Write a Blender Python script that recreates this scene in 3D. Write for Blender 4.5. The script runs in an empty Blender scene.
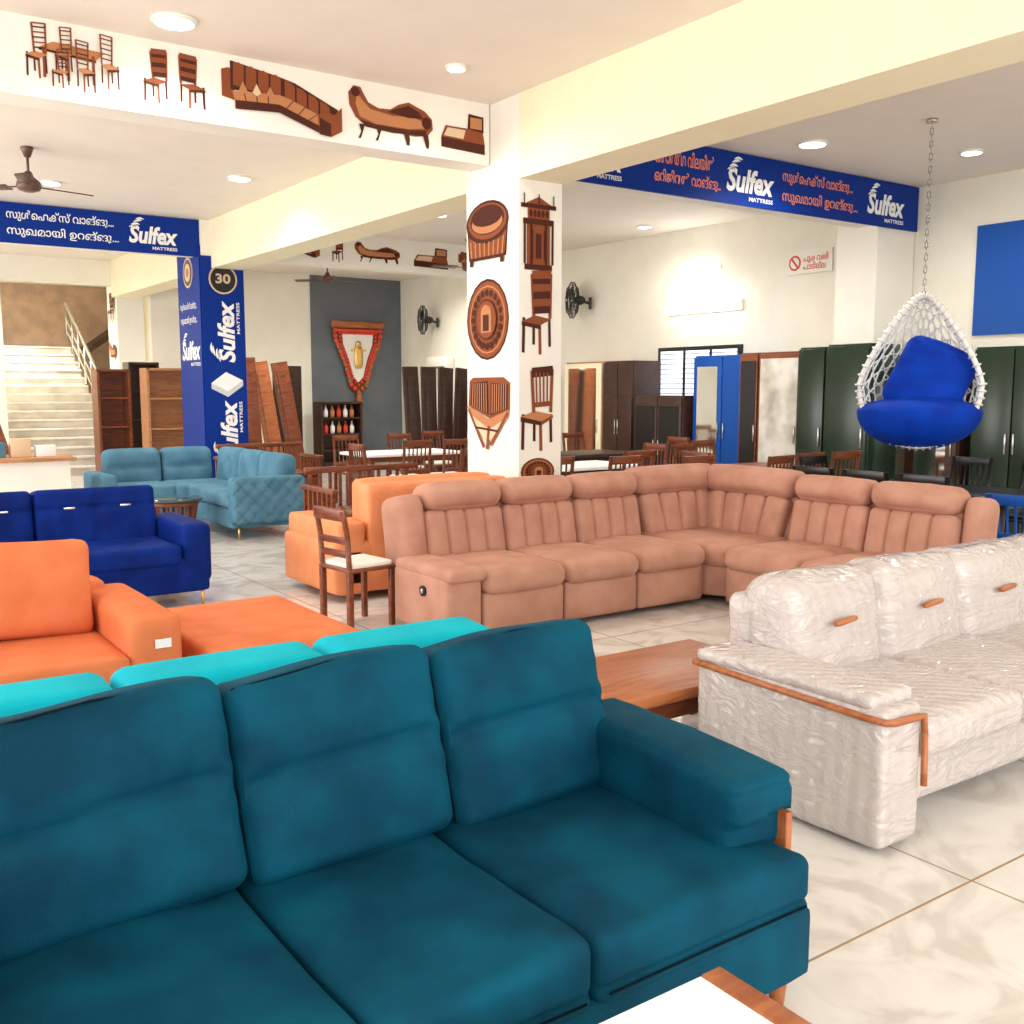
import bpy, bmesh, math, random
from mathutils import Vector, Matrix, Euler, noise
random.seed(4)
SC=bpy.context.scene; COL=SC.collection
try:
    SC.view_settings.view_transform='Standard'; SC.view_settings.look='None'
    SC.view_settings.exposure=0.0
except Exception as e: print(e)
pi=math.pi
# ------------------------------------------------------------ materials
def mat(name,col,rough=.6,kind=None,metal=0,col2=None,emit=0,scale=1.0,sheen=0,coat=0,bump=.2,spec=None):
    m=bpy.data.materials.new(name); m.use_nodes=True
    nt=m.node_tree; N=nt.nodes; Lk=nt.links; b=N['Principled BSDF']
    c=(col[0],col[1],col[2],1)
    b.inputs['Base Color'].default_value=c; b.inputs['Roughness'].default_value=rough; b.inputs['Metallic'].default_value=metal
    if spec is None and kind=='fabric': spec=.12
    if spec is not None: b.inputs['Specular IOR Level'].default_value=spec
    if sheen: b.inputs['Sheen Weight'].default_value=sheen; b.inputs['Sheen Roughness'].default_value=.35; b.inputs['Sheen Tint'].default_value=(min(1,col[0]*2),min(1,col[1]*2+.01),min(1,col[2]*2+.02),1)
    if coat: b.inputs['Coat Weight'].default_value=coat; b.inputs['Coat Roughness'].default_value=.07; b.inputs['Coat IOR'].default_value=1.65
    if emit:
        b.inputs['Emission Color'].default_value=c; b.inputs['Emission Strength'].default_value=emit
    if kind:
        tc=N.new('ShaderNodeTexCoord'); mp=N.new('ShaderNodeMapping'); Lk.new(tc.outputs['Object'],mp.inputs[0])
        nz=N.new('ShaderNodeTexNoise'); Lk.new(mp.outputs[0],nz.inputs['Vector'])
        rp=N.new('ShaderNodeValToRGB'); c2=col2 or tuple(x*.75 for x in col)
        rp.color_ramp.elements[0].color=(c2[0],c2[1],c2[2],1); rp.color_ramp.elements[1].color=c
        rp.color_ramp.elements[0].position=.35; rp.color_ramp.elements[1].position=.62
        Lk.new(nz.outputs['Fac'],rp.inputs[0]); Lk.new(rp.outputs[0],b.inputs['Base Color'])
        bp=N.new('ShaderNodeBump'); bp.inputs['Strength'].default_value=bump; bp.inputs['Distance'].default_value=.01
        if kind=='wood':
            mp.inputs['Scale'].default_value=(1.2*scale,9*scale,9*scale) ; nz.inputs['Scale'].default_value=2.2; nz.inputs['Detail'].default_value=6; nz.inputs['Distortion'].default_value=1.2
            bp.inputs['Strength'].default_value=.08
            Lk.new(nz.outputs['Fac'],bp.inputs['Height'])
        elif kind=='fabric':
            nz.inputs['Scale'].default_value=5*scale; nz.inputs['Detail'].default_value=5
            n2=N.new('ShaderNodeTexNoise'); n2.inputs['Scale'].default_value=260; Lk.new(mp.outputs[0],n2.inputs['Vector'])
            Lk.new(n2.outputs['Fac'],bp.inputs['Height'])
        elif kind=='wrap':
            # crinkled film: ridged stretched noise on the coat layer, fine ribs on the cloth below
            nz.inputs['Scale'].default_value=8*scale; nz.inputs['Detail'].default_value=3; nz.inputs['Distortion'].default_value=.6
            mp.inputs['Scale'].default_value=(.5,1.0,1.7); mp.inputs['Rotation'].default_value=(.5,.6,.3)
            s1=N.new('ShaderNodeMath'); s1.operation='SUBTRACT'; s1.inputs[1].default_value=.5; Lk.new(nz.outputs['Fac'],s1.inputs[0])
            s2=N.new('ShaderNodeMath'); s2.operation='ABSOLUTE'; Lk.new(s1.outputs[0],s2.inputs[0])
            s3=N.new('ShaderNodeMath'); s3.operation='POWER'; s3.inputs[1].default_value=.6; Lk.new(s2.outputs[0],s3.inputs[0])
            s4=N.new('ShaderNodeMath'); s4.operation='MULTIPLY'; s4.inputs[1].default_value=-1; Lk.new(s3.outputs[0],s4.inputs[0])
            Lk.new(s4.outputs[0],bp.inputs['Height']); bp.inputs['Distance'].default_value=.045; bp.inputs['Strength'].default_value=bump
            Lk.new(bp.outputs[0],b.inputs['Coat Normal'])
            bl=N.new('ShaderNodeBump'); bl.inputs['Distance'].default_value=.006; bl.inputs['Strength'].default_value=.5; Lk.new(s4.outputs[0],bl.inputs['Height'])
            b2=N.new('ShaderNodeBump'); wv=N.new('ShaderNodeTexWave'); wv.inputs['Scale'].default_value=9; wv.inputs['Distortion'].default_value=.2; wv.bands_direction='DIAGONAL'; wv.inputs['Detail'].default_value=0
            m2=N.new('ShaderNodeMapping'); m2.inputs['Scale'].default_value=(1,1,0.0); Lk.new(tc.outputs['Object'],m2.inputs[0]); Lk.new(m2.outputs[0],wv.inputs['Vector'])
            b2.inputs['Strength'].default_value=.5; b2.inputs['Distance'].default_value=.008; Lk.new(wv.outputs['Fac'],b2.inputs['Height']); Lk.new(bl.outputs[0],b2.inputs['Normal'])
            Lk.new(b2.outputs[0],b.inputs['Normal']); return m
        elif kind=='plain':
            nz.inputs['Scale'].default_value=3*scale; Lk.new(nz.outputs['Fac'],bp.inputs['Height']); bp.inputs['Strength'].default_value=.03
        Lk.new(bp.outputs[0],b.inputs['Normal'])
    return m
def floor_mat():
    m=bpy.data.materials.new('marble_tile_floor'); m.use_nodes=True; nt=m.node_tree; N=nt.nodes; Lk=nt.links; b=N['Principled BSDF']
    tc=N.new('ShaderNodeTexCoord'); mp=N.new('ShaderNodeMapping'); Lk.new(tc.outputs['Object'],mp.inputs[0]); mp.inputs['Location'].default_value=(-.65,-.115,0)
    br=N.new('ShaderNodeTexBrick'); br.offset=0; br.squash=1; br.inputs['Scale'].default_value=1; br.inputs['Brick Width'].default_value=1.2; br.inputs['Row Height'].default_value=.8; br.inputs['Mortar Size'].default_value=.005; br.inputs['Mortar Smooth'].default_value=.2
    Lk.new(mp.outputs[0],br.inputs['Vector'])
    nz=N.new('ShaderNodeTexNoise'); nz.inputs['Scale'].default_value=2.2; nz.inputs['Detail'].default_value=9; nz.inputs['Distortion'].default_value=2.2; Lk.new(tc.outputs['Object'],nz.inputs['Vector'])
    rp=N.new('ShaderNodeValToRGB'); e=rp.color_ramp.elements; e[0].position=.38; e[0].color=(.63,.595,.55,1); e[1].position=.56; e[1].color=(.79,.77,.74,1)
    x=e.new(.48); x.color=(.74,.715,.68,1)
    Lk.new(nz.outputs['Fac'],rp.inputs[0]); Lk.new(rp.outputs[0],br.inputs['Color1']); Lk.new(rp.outputs[0],br.inputs['Color2']); br.inputs['Mortar'].default_value=(.36,.25,.14,1)
    Lk.new(br.outputs['Color'],b.inputs['Base Color']); b.inputs['Roughness'].default_value=.10
    return m
M_FLOOR=floor_mat()
M_WALL=mat('wall_paint',(.86,.83,.72),.7,'plain',col2=(.83,.80,.69)); M_CREAM=mat('cream_paint',(.88,.81,.58),.7,'plain',col2=(.86,.79,.56))
M_CEIL=mat('ceiling_paint',(.83,.76,.675),.8,'plain',col2=(.81,.74,.655)); M_WHITE=mat('white_paint',(.88,.85,.77),.6,'plain',col2=(.85,.82,.74))
M_GREY=mat('slate_grey_paint',(.13,.15,.17),.6,'plain',col2=(.11,.13,.15)); M_TAN=mat('tan_paint',(.68,.48,.36),.7,'plain')
M_TEAL=mat('teal_velvet',(.0,.072,.125),.75,'fabric',col2=(.0,.034,.068),sheen=.15,scale=.7); M_TEALD=mat('teal_piping',(.0,.008,.018),.7,spec=.1)
M_CYAN=mat('turquoise_fabric',(.002,.52,.66),.7,'fabric',col2=(.002,.44,.58))
M_ORA=mat('orange_fabric',(.76,.225,.095),.8,'fabric',col2=(.68,.185,.072)); M_PEACH=mat('peach_leatherette',(.84,.32,.15),.55,'fabric',col2=(.76,.27,.12))
M_ROY=mat('royal_blue_velvet',(.0,.020,.20),.65,'fabric',col2=(.0,.011,.12),sheen=.12)
M_SKY=mat('dusty_blue_fabric',(.105,.24,.34),.8,'fabric',col2=(.07,.185,.275),sheen=.1)
M_BEI=mat('pinkish_beige_suede',(.53,.285,.21),.85,'fabric',col2=(.45,.225,.16),sheen=.1)
M_WRAP=mat('cream_upholstery_in_plastic_wrap',(.56,.505,.485),.5,'wrap',col2=(.52,.465,.445),coat=1.0,bump=1.0)
M_OAK=mat('orange_brown_wood',(.45,.15,.05),.35,'wood',col2=(.30,.08,.025)); M_WOOD=mat('reddish_brown_wood',(.24,.062,.02),.35,'wood',col2=(.12,.028,.010))
M_DARK=mat('dark_brown_wood',(.055,.018,.009),.4,'wood',col2=(.025,.009,.005)); M_BLACK=mat('black_lacquer',(.010,.009,.009),.3)
M_TANW=mat('light_brown_wood',(.50,.23,.10),.45,'wood',col2=(.36,.15,.06))
M_STEEL=mat('brushed_steel',(.55,.53,.5),.25,metal=1); M_GOLD=mat('brass',(.7,.45,.15),.3,metal=1)
M_MIRR=mat('mirror_glass',(.80,.82,.80),.05,metal=1); M_BLUE=mat('banner_blue',(.001,.028,.25),.5,spec=.15); M_BLUEP=mat('bright_blue_panel',(.002,.075,.38),.45,spec=.3)
M_TXTW=mat('white_lettering',(.90,.90,.90),.6); M_TXTO=mat('orange_lettering',(.95,.28,.12),.6); M_RED=mat('red_print',(.7,.05,.03),.6)
M_LAMP=mat('lit_lamp_diffuser',(1,.97,.90),.5,emit=8); M_TUBE=mat('lit_tube',(1,.98,.92),.5,emit=14)
M_ROPE=mat('white_rope',(.80,.80,.78),.6); M_SWB=mat('swing_blue_cushion',(.001,.045,.44),.7,'fabric',col2=(.001,.028,.32))
M_P1=mat('print_brown',(.25,.065,.022),.6,spec=.2); M_P2=mat('print_dark_brown',(.07,.016,.009),.6,spec=.2); M_P3=mat('print_light_brown',(.50,.21,.09),.6,spec=.2); M_P4=mat('print_cream',(.70,.52,.34),.6)
M_GLASSW=mat('bright_window_pane',(.85,.92,1),.3,emit=1.0); M_PANEL=mat('marble_pattern_panel',(.80,.77,.72),.15,'plain',col2=(.45,.40,.34))
M_DGREEN=mat('blackish_green_laminate',(.012,.030,.016),.25); M_GLASS=mat('table_glass',(.04,.08,.09),.06)
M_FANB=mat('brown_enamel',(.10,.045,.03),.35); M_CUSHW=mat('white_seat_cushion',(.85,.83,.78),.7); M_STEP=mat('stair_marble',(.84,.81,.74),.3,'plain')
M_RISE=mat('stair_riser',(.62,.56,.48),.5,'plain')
# ------------------------------------------------------------ mesh builder
class MB:
    def __init__(s): s.bm=bmesh.new(); s.M=Matrix.Identity(4)
    def _in(s,t,m,sm):
        for f in t.faces: f.material_index=m; f.smooth=sm
        t.transform(s.M); me=bpy.data.meshes.new('x'); t.to_mesh(me); t.free(); s.bm.from_mesh(me); bpy.data.meshes.remove(me); return s
    def box(s,c,sz,m=0,rot=(0,0,0),bev=0,seg=2):
        t=bmesh.new(); bmesh.ops.create_cube(t,size=1); 
        for v in t.verts: v.co=Vector((v.co.x*sz[0],v.co.y*sz[1],v.co.z*sz[2]))
        if bev: bmesh.ops.bevel(t,geom=list(t.edges),offset=bev,segments=seg,affect='EDGES',profile=.5)
        t.transform(Matrix.Translation(c)@Euler(rot).to_matrix().to_4x4()); return s._in(t,m,bev>0)
    def b2(s,x0,x1,y0,y1,z0,z1,m=0,bev=0): return s.box(((x0+x1)/2,(y0+y1)/2,(z0+z1)/2),(x1-x0,y1-y0,z1-z0),m,bev=bev)
    def soft(s,c,sz,m=0,r=.05,puff=(0,0,0),rot=(0,0,0),n=9,fn=None):
        t=bmesh.new(); bmesh.ops.create_cube(t,size=2); bmesh.ops.subdivide_edges(t,edges=list(t.edges),cuts=n,use_grid_fill=True)
        h=[q/2 for q in sz]; rr=min(r,min(h)*.98)
        for v in t.verts:
            k=[math.sin(q*pi/2) for q in v.co]; p=Vector([k[i]*h[i] for i in range(3)])
            inn=Vector([max(-(h[i]-rr),min(h[i]-rr,p[i])) for i in range(3)]); d=p-inn
            if d.length>1e-6: p=inn+d.normalized()*rr
            for i in range(3):
                a,b=(i+1)%3,(i+2)%3; p[i]*=1+puff[i]*(1-k[a]**2)*(1-k[b]**2)
            if fn: p=fn(p,k)
            v.co=p
        t.transform(Matrix.Translation(c)@Euler(rot).to_matrix().to_4x4()); return s._in(t,m,True)
    def cyl(s,p0,p1,r,r2=None,seg=14,m=0,sm=True):
        p0=Vector(p0);p1=Vector(p1);d=p1-p0; t=bmesh.new()
        bmesh.ops.create_cone(t,cap_ends=True,segments=seg,radius1=r,radius2=r if r2 is None else r2,depth=d.length)
        t.transform(Matrix.Translation((p0+p1)/2)@d.to_track_quat('Z','Y').to_matrix().to_4x4())
        s._in(t,m,sm); return s
    def tube(s,pts,r,m=0,closed=False,seg=6):
        t=bmesh.new(); pts=[Vector(p) for p in pts]; n=len(pts); rings=[]; up=Vector((0,0,1))
        for i,p in enumerate(pts):
            a=pts[(i-1)%n] if (closed or i>0) else p; b=pts[(i+1)%n] if (closed or i<n-1) else p
            d=(b-a).normalized()
            x=d.cross(up)
            if x.length<.05: x=d.cross(Vector((1,0,0)))
            x.normalize(); y=d.cross(x).normalized()
            rings.append([t.verts.new(p+x*r*math.cos(2*pi*j/seg)+y*r*math.sin(2*pi*j/seg)) for j in range(seg)])
        for i in range(n if closed else n-1):
            A=rings[i];B=rings[(i+1)%n]
            for j in range(seg): t.faces.new((A[j],A[(j+1)%seg],B[(j+1)%seg],B[j]))
        if not closed: t.faces.new(rings[0]); t.faces.new(rings[-1][::-1])
        return s._in(t,m,True)
    def ell(s,c,sz,m=0,rot=(0,0,0),u=20,v=12,fn=None):
        t=bmesh.new(); bmesh.ops.create_uvsphere(t,u_segments=u,v_segments=v,radius=1)
        for q in t.verts:
            p=Vector((q.co.x*sz[0]/2,q.co.y*sz[1]/2,q.co.z*sz[2]/2)); q.co=fn(p) if fn else p
        t.transform(Matrix.Translation(c)@Euler(rot).to_matrix().to_4x4()); return s._in(t,m,True)
    def prism(s,pts,z0,z1,m=0,bev=0):
        t=bmesh.new(); vs=[t.verts.new((p[0],p[1],z0)) for p in pts]; f=t.faces.new(vs)
        r=bmesh.ops.extrude_face_region(t,geom=[f]); 
        for q in r['geom']:
            if isinstance(q,bmesh.types.BMVert): q.co.z=z1
        bmesh.ops.recalc_face_normals(t,faces=list(t.faces))
        if bev: bmesh.ops.bevel(t,geom=list(t.edges),offset=bev,segments=3,affect='EDGES',profile=.5)
        return s._in(t,m,bev>0)
    def face(s,pts,m=0):
        t=bmesh.new(); t.faces.new([t.verts.new(p) for p in pts]); return s._in(t,m,False)
    def lathe(s,c,prof,m=0,seg=24):
        t=bmesh.new(); R=[[t.verts.new((c[0]+r*math.cos(2*pi*j/seg),c[1]+r*math.sin(2*pi*j/seg),c[2]+z)) for j in range(seg)] for r,z in prof]
        for i in range(len(R)-1):
            for j in range(seg): t.faces.new((R[i][j],R[i][(j+1)%seg],R[i+1][(j+1)%seg],R[i+1][j]))
        t.faces.new(R[0][::-1]); t.faces.new(R[-1]); return s._in(t,m,True)
    def obj(s,name,mats,off=None):
        me=bpy.data.meshes.new(name)
        if off is not None: s.bm.transform(Matrix.Translation(-Vector(off)))
        s.bm.to_mesh(me); s.bm.free()
        for q in (mats if isinstance(mats,(list,tuple)) else [mats]): me.materials.append(q)
        o=bpy.data.objects.new(name,me); COL.objects.link(o); return o
class T:
    def __init__(s,name,label,cat,loc=(0,0,0),rz=0,world=False,group=None):
        s.e=bpy.data.objects.new(name,None); s.e.empty_display_size=.1; COL.objects.link(s.e); s.e.location=loc; s.e.rotation_euler=(0,0,rz)
        s.e['label']=label; s.e['category']=cat; s.off=loc if world else None
        if group: s.e['group']=group
    def part(s,name,mb,mats,label=None,parent=None):
        o=mb.obj(name,mats,s.off); o.parent=parent or s.e
        if label: o['label']=label
        return o
def single(name,label,cat,mb,mats,loc,group=None,rot=None,world=True):
    o=mb.obj(name,mats,loc if world else None); o.location=loc; o['label']=label; o['category']=cat
    if rot: o.rotation_euler=rot
    if group: o['group']=group
    return o
def dup(e,loc,rz=None,label=None):
    n=e.copy(); COL.objects.link(n); n.location=loc
    if rz is not None: n.rotation_euler=(0,0,rz)
    if label: n['label']=label
    def rec(a,b):
        for c in a.children:
            q=c.copy(); COL.objects.link(q); q.parent=b; q.matrix_parent_inverse=c.matrix_parent_inverse.copy(); rec(c,q)
    rec(e,n); return n
def struct(name,mb,m):
    o=mb.obj(name,m); o['kind']='structure'; return o
def B(*a,**k): return MB().b2(*a,**k)
# ------------------------------------------------------------ room
H=4.0; XW=11.15; YB=20.2; YC=7.0
struct('floor',B(-5,XW+.3,-4,27,-.2,0),M_FLOOR)
struct('ceiling',B(-5,XW+.3,-4,27,H,H+.2),M_CEIL)
struct('wall_right',B(XW,XW+.25,-4,YB+.25,0,H),M_WALL)
w=MB(); w.b2(5.7,9.0,YB,YB+.25,0,H); w.b2(-5,3.1,YB,YB+.25,0,H); w.b2(3.1,5.7,YB,YB+.25,3.55,H); struct('wall_back',w,M_WALL)
struct('wall_back_accent',B(9.0,XW,YB-.03,YB+.25,0,H),M_GREY)
struct('wall_stairwell_end',B(2.6,6.6,25.6,25.8,0,H),M_TAN)
struct('wall_stairwell_side',B(2.85,3.1,YB+.25,25.6,0,H),M_CREAM); struct('wall_stairwell_far_side',B(6.6,6.8,YB+.25,25.6,0,H),M_CREAM)
struct('trim_1',B(4.99,5.44,-3.9,YC-.0,3.33,H),M_CREAM)
struct('trim_2',B(4.99,5.44,YC+.8,14.6,3.33,H),M_CREAM)
struct('trim_3',B(-5,4.98,7.42,7.72,3.5,H),M_WHITE); struct('trim_6',B(5.45,XW,7.42,7.72,3.5,H),M_WHITE)
struct('trim_4',B(-5,4.84,14.65,14.95,3.5,H),M_WHITE); struct('trim_7',B(5.46,XW,14.65,14.95,3.5,H),M_WHITE)
struct('trim_5',B(4.99,5.44,15.61,YB,3.33,H),M_CREAM)
struct('wall_column',B(4.99,5.44,7.0,7.8,0,H),M_WHITE); struct('wall_column',B(4.85,5.45,14.6,15.6,0,H),M_WHITE)
struct('wall_column',B(5.15,5.65,20.5,21.2,0,H),M_WHITE); struct('wall_column',B(10.42,XW-.01,7.43,8.0,0,H),M_WHITE)
w=MB(); w.b2(XW-.06,XW+.01,10.1,11.8,1.45,2.25,0)
for i in range(3): w.b2(XW-.07,XW-.05,10.16+i*.545,10.64+i*.545,1.51,2.19,1)
for i in range(9): w.b2(XW-.08,XW-.06,10.15,11.75,1.54+i*.075,1.55+i*.075,0)
struct('window_1',w,[M_BLACK,M_GLASSW])
struct('window_2',MB().b2(3.1,3.9,25.55,25.6,2.7,3.95,0).b2(3.15,3.85,25.53,25.55,2.75,3.9,1).b2(3.48,3.52,25.5,25.53,2.75,3.9,0),[M_WHITE,mat('stairwell_window_pane',(.9,.95,1),.3,emit=3)])
struct('door_1',MB().b2(8.1,8.75,YB-.03,YB-.002,0,2.1,0).b2(8.04,8.1,YB-.05,YB-.002,0,2.16,1).b2(8.75,8.81,YB-.05,YB-.002,0,2.16,1).b2(8.1,8.75,YB-.05,YB-.002,2.1,2.16,1),[M_DARK,M_WHITE])
# ------------------------------------------------------------ stairs
st=T('staircase','white marble staircase with steel handrail','staircase',(4.2,20.3,0),world=True)
w=MB()
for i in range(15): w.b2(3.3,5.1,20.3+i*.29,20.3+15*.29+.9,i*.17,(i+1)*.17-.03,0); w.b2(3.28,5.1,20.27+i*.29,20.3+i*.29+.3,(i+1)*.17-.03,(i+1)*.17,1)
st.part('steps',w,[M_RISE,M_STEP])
w=MB(); A=Vector((5.08,20.3,1.0)); Bp=Vector((5.08,24.6,3.52))
w.tube([A,Bp],.04); w.tube([A+Vector((0,0,-.35)),Bp+Vector((0,0,-.35))],.02); w.tube([A+Vector((0,0,-.6)),Bp+Vector((0,0,-.6))],.02)
for i in range(9):
    p=A.lerp(Bp,i/8); w.cyl((p.x,p.y,p.z-.85),p,.025,seg=8)
st.part('handrail',w,M_STEEL,'brushed steel handrail')
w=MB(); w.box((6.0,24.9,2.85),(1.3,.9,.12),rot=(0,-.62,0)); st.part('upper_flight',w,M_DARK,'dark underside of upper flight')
# ------------------------------------------------------------ text helper
def text_mesh(txt,width,height,origin,U,V,bold=.012,shear=0,align='LEFT',sp=1.0):
    cu=bpy.data.curves.new('t','FONT'); cu.body=txt; cu.offset=bold; cu.shear=shear; cu.resolution_u=3; cu.align_x=align; cu.space_line=sp
    o=bpy.data.objects.new('t',cu); COL.objects.link(o); bpy.context.view_layer.update()
    dg=bpy.context.evaluated_depsgraph_get(); me=bpy.data.meshes.new_from_object(o.evaluated_get(dg)); bpy.data.objects.remove(o)
    xs=[v.co.x for v in me.vertices]; ys=[v.co.y for v in me.vertices]; x0,x1,y0,y1=min(xs),max(xs),min(ys),max(ys)
    O=Vector(origin);U=Vector(U);V=Vector(V)
    for v in me.vertices: v.co=O+U*((v.co.x-x0)/(x1-x0)*width)+V*((v.co.y-y0)/(y1-y0)*height)
    t=bmesh.new(); t.from_mesh(me); bpy.data.meshes.remove(me); return t
def logo(t,o,U,V,w,h,mt):
    """stylised hand mark above the S + wordmark"""
    o=Vector(o);U=Vector(U);V=Vector(V)
    mb=MB(); mb._in(text_mesh('Sulfex' ,w*.98,h*.56,o+U*w*.02+V*h*.17,U,V,.035,.2),0,False)
    mb._in(text_mesh('MATTRESS',w*.5,h*.10,o+U*w*.48+V*h*.0,U,V,.02),0,False)
    for k in range(4):
        pa=[];pb=[]
        for i in range(9):
            s=i/8; x=.03+.045*k+.17*s; y=.66+.085*k*(1-.0*s)+.13*s-.12*s*s*(1 if k%2 else .6)
            th=.055*math.sin(pi*min(1,s*1.0+.02))+.01
            pa.append(o+U*w*x+V*h*(y+th/2)); pb.append(o+U*w*x+V*h*(y-th/2))
        for i in range(8): mb.face([pa[i],pa[i+1],pb[i+1],pb[i]],0)
    t.part('logo',mb,mt)
def line(t,txt,w,h,o,U,V,mt,name='lettering',bold=.012): 
    mb=MB(); mb._in(text_mesh(txt,w,h,o,U,V,bold),0,False); return t.part(name,mb,mt)
ML1="സുൾ\u0d46ഫക്സ് വാങ്ങൂ..."
ML2="സുഖമായി ഉറങ്ങൂ..."
X_=(1,0,0);Z_=(0,0,1);NY=(0,-1,0)
t=T('banner_sign','blue banner with slogans and mattress maker logo along beam','banner',(8.2,7.4,3.5),world=True)
t.part('board',B(5.46,11.12,7.385,7.415,3.48,3.99),M_BLUE)
yy=7.38
line(t,ML1,1.18,.15,(8.68,yy,3.76),X_,Z_,M_TXTO); line(t,ML2,1.28,.15,(8.68,yy,3.56),X_,Z_,M_TXTO)
line(t,'യഥാർത്ഥ വിലയിൽ',.80,.15,(6.85,yy,3.76),X_,Z_,M_TXTO); line(t,'ഒറിജിനൽ വാങ്ങൂ..',.90,.15,(6.85,yy,3.56),X_,Z_,M_TXTO)
for lx,lw in ((7.82,.73),(10.12,.72),(5.85,.6)): logo(t,(lx,yy,3.53),X_,Z_,lw,.43,M_TXTW)
t=T('banner_sign','blue banner with white slogan and mattress maker logo','banner',(2.4,14.6,3.5),world=True)
t.part('board',B(-1,4.84,14.615,14.645,3.48,3.99),M_BLUE)
line(t,ML1,1.32,.15,(2.36,14.61,3.76),X_,Z_,M_TXTW); line(t,ML2,1.38,.15,(2.36,14.61,3.56),X_,Z_,M_TXTW)
logo(t,(3.86,14.61,3.53),X_,Z_,.68,.43,M_TXTW)
t=T('pillar_banner','tall blue banner on pillar with logo and mattress picture','banner',(5.15,14.6,0),world=True)
t.part('board',B(4.84,5.46,14.57,14.598,.3,3.5),M_BLUE)
def disc(mb,c,U,V,r,m,seg=20):
    c=Vector(c);U=Vector(U);V=Vector(V); mb.face([c+U*r*math.cos(2*pi*i/seg)+V*r*math.sin(2*pi*i/seg) for i in range(seg)],m)
w=MB(); yy=14.565
disc(w,(5.15,yy,3.18),X_,Z_,.21,0); disc(w,(5.15,yy-.003,3.18),X_,Z_,.185,1); w._in(text_mesh('30',.22,.14,(5.04,yy-.006,3.12),X_,Z_,.03),0,False); t.part('badge',w,[M_P4,M_BLACK],'round black badge reading 30')
logo(t,(5.38,yy,1.98),Z_,(-1,0,0),.9,.46,M_TXTW); logo(t,(5.38,yy,.55),Z_,(-1,0,0),.9,.46,M_TXTW)
w=MB(); w.face([(4.93,yy,1.70),(5.17,yy,1.58),(5.4,yy,1.74),(5.15,yy,1.86)],0); w.face([(4.93,yy,1.70),(4.93,yy,1.62),(5.17,yy,1.50),(5.17,yy,1.58)],1); w.face([(5.17,yy,1.58),(5.17,yy,1.50),(5.4,yy,1.66),(5.4,yy,1.74)],1); t.part('mattress_picture',w,[M_TXTW,mat('print_grey',(.6,.62,.66),.6)])
t=T('pillar_banner','narrow blue side banner with slogan on pillar','banner',(4.84,15.1,0),world=True)
t.part('board',B(4.82,4.848,14.6,15.6,.3,3.65),M_BLUE); xx=4.815
w=MB(); disc(w,(xx,15.1,3.3),NY,Z_,.22,0); disc(w,(xx-.003,15.1,3.3),NY,Z_,.19,1); disc(w,(xx-.006,15.1,3.3),NY,Z_,.13,0); disc(w,(xx-.009,15.1,3.3),NY,Z_,.07,2); t.part('badge',w,[M_P4,M_BLACK,M_P3],'round gold and black emblem')
line(t,ML1,.75,.13,(xx,15.5,2.75),NY,Z_,M_TXTW); line(t,ML2,.75,.13,(xx,15.5,2.55),NY,Z_,M_TXTW); logo(t,(xx,15.5,1.95),NY,Z_,.85,.5,M_TXTW)
# ------------------------------------------------------------ 2d furniture decals
class D2:
    def __init__(s,o,U,V,N,w,h): s.w=MB(); s.o=Vector(o);s.U=Vector(U)*w;s.V=Vector(V)*h;s.N=Vector(N); s.k=0
    def p(s,pts,m=0):
        s.k+=1; s.w.face([s.o+s.U*a+s.V*b+s.N*(.002+.0006*s.k) for a,b in pts],m)
    def r(s,x0,y0,x1,y1,m=0): s.p([(x0,y0),(x1,y0),(x1,y1),(x0,y1)],m)
    def e(s,cx,cy,rx,ry,m=0,a0=0,a1=360,n=20): s.p([(cx+rx*math.cos(math.radians(a0+(a1-a0)*i/n)),cy+ry*math.sin(math.radians(a0+(a1-a0)*i/n))) for i in range(n+(a1-a0!=360))],m)
    def l(s,x0,y0,x1,y1,t,m=0):
        d=Vector((x1-x0,y1-y0)); n=Vector((-d.y,d.x)).normalized()*t/2; s.p([(x0+n.x,y0+n.y),(x1+n.x,y1+n.y),(x1-n.x,y1-n.y),(x0-n.x,y0-n.y)],m)
def chair2(d,x=0,y=0,w=1,h=1,fl=False,seat=0):
    X=lambda a: x+w*((1-a) if fl else a); Y=lambda b:y+h*b
    def L(a,b,c,e,t,m): d.l(X(a),Y(b),X(c),Y(e),t*w,m)
    L(.1,.02,.12,.45,.09,1); L(.42,.12,.42,.45,.08,1); L(.62,0,.6,.42,.09,0); L(.92,.1,.9,.45,.08,1)
    d.p([(X(.05),Y(.40)),(X(.62),Y(.36)),(X(.97),Y(.44)),(X(.45),Y(.48))],seat); d.p([(X(.05),Y(.40)),(X(.62),Y(.36)),(X(.62),Y(.31)),(X(.05),Y(.35))],1)
    L(.42,.45,.36,.98,.09,0); L(.92,.45,.94,1,.09,0)
    for i in range(5): L(.41-.01*i,.54+i*.09,.92,.56+i*.09,.09,0 if i%2 else 1)
    L(.36,.97,.95,.99,.1,0)
def chair3(d):
    L=d.l
    L(.08,.02,.10,.45,.09,1); L(.42,.12,.42,.45,.08,1); L(.62,0,.60,.42,.09,0); L(.92,.1,.9,.45,.08,1)
    d.p([(.02,.42),(.62,.36),(.97,.44),(.42,.49)],2); d.p([(.02,.42),(.62,.36),(.62,.31),(.02,.36)],1); d.p([(.62,.36),(.97,.44),(.97,.40),(.62,.31)],0)
    L(.40,.47,.34,.98,.09,0); L(.90,.47,.94,1,.09,0); L(.34,.95,.96,.98,.12,1); L(.38,.56,.92,.58,.06,0)
    for i in range(4): L(.49+.10*i,.57,.46+.11*i,.95,.045,0)
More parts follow.
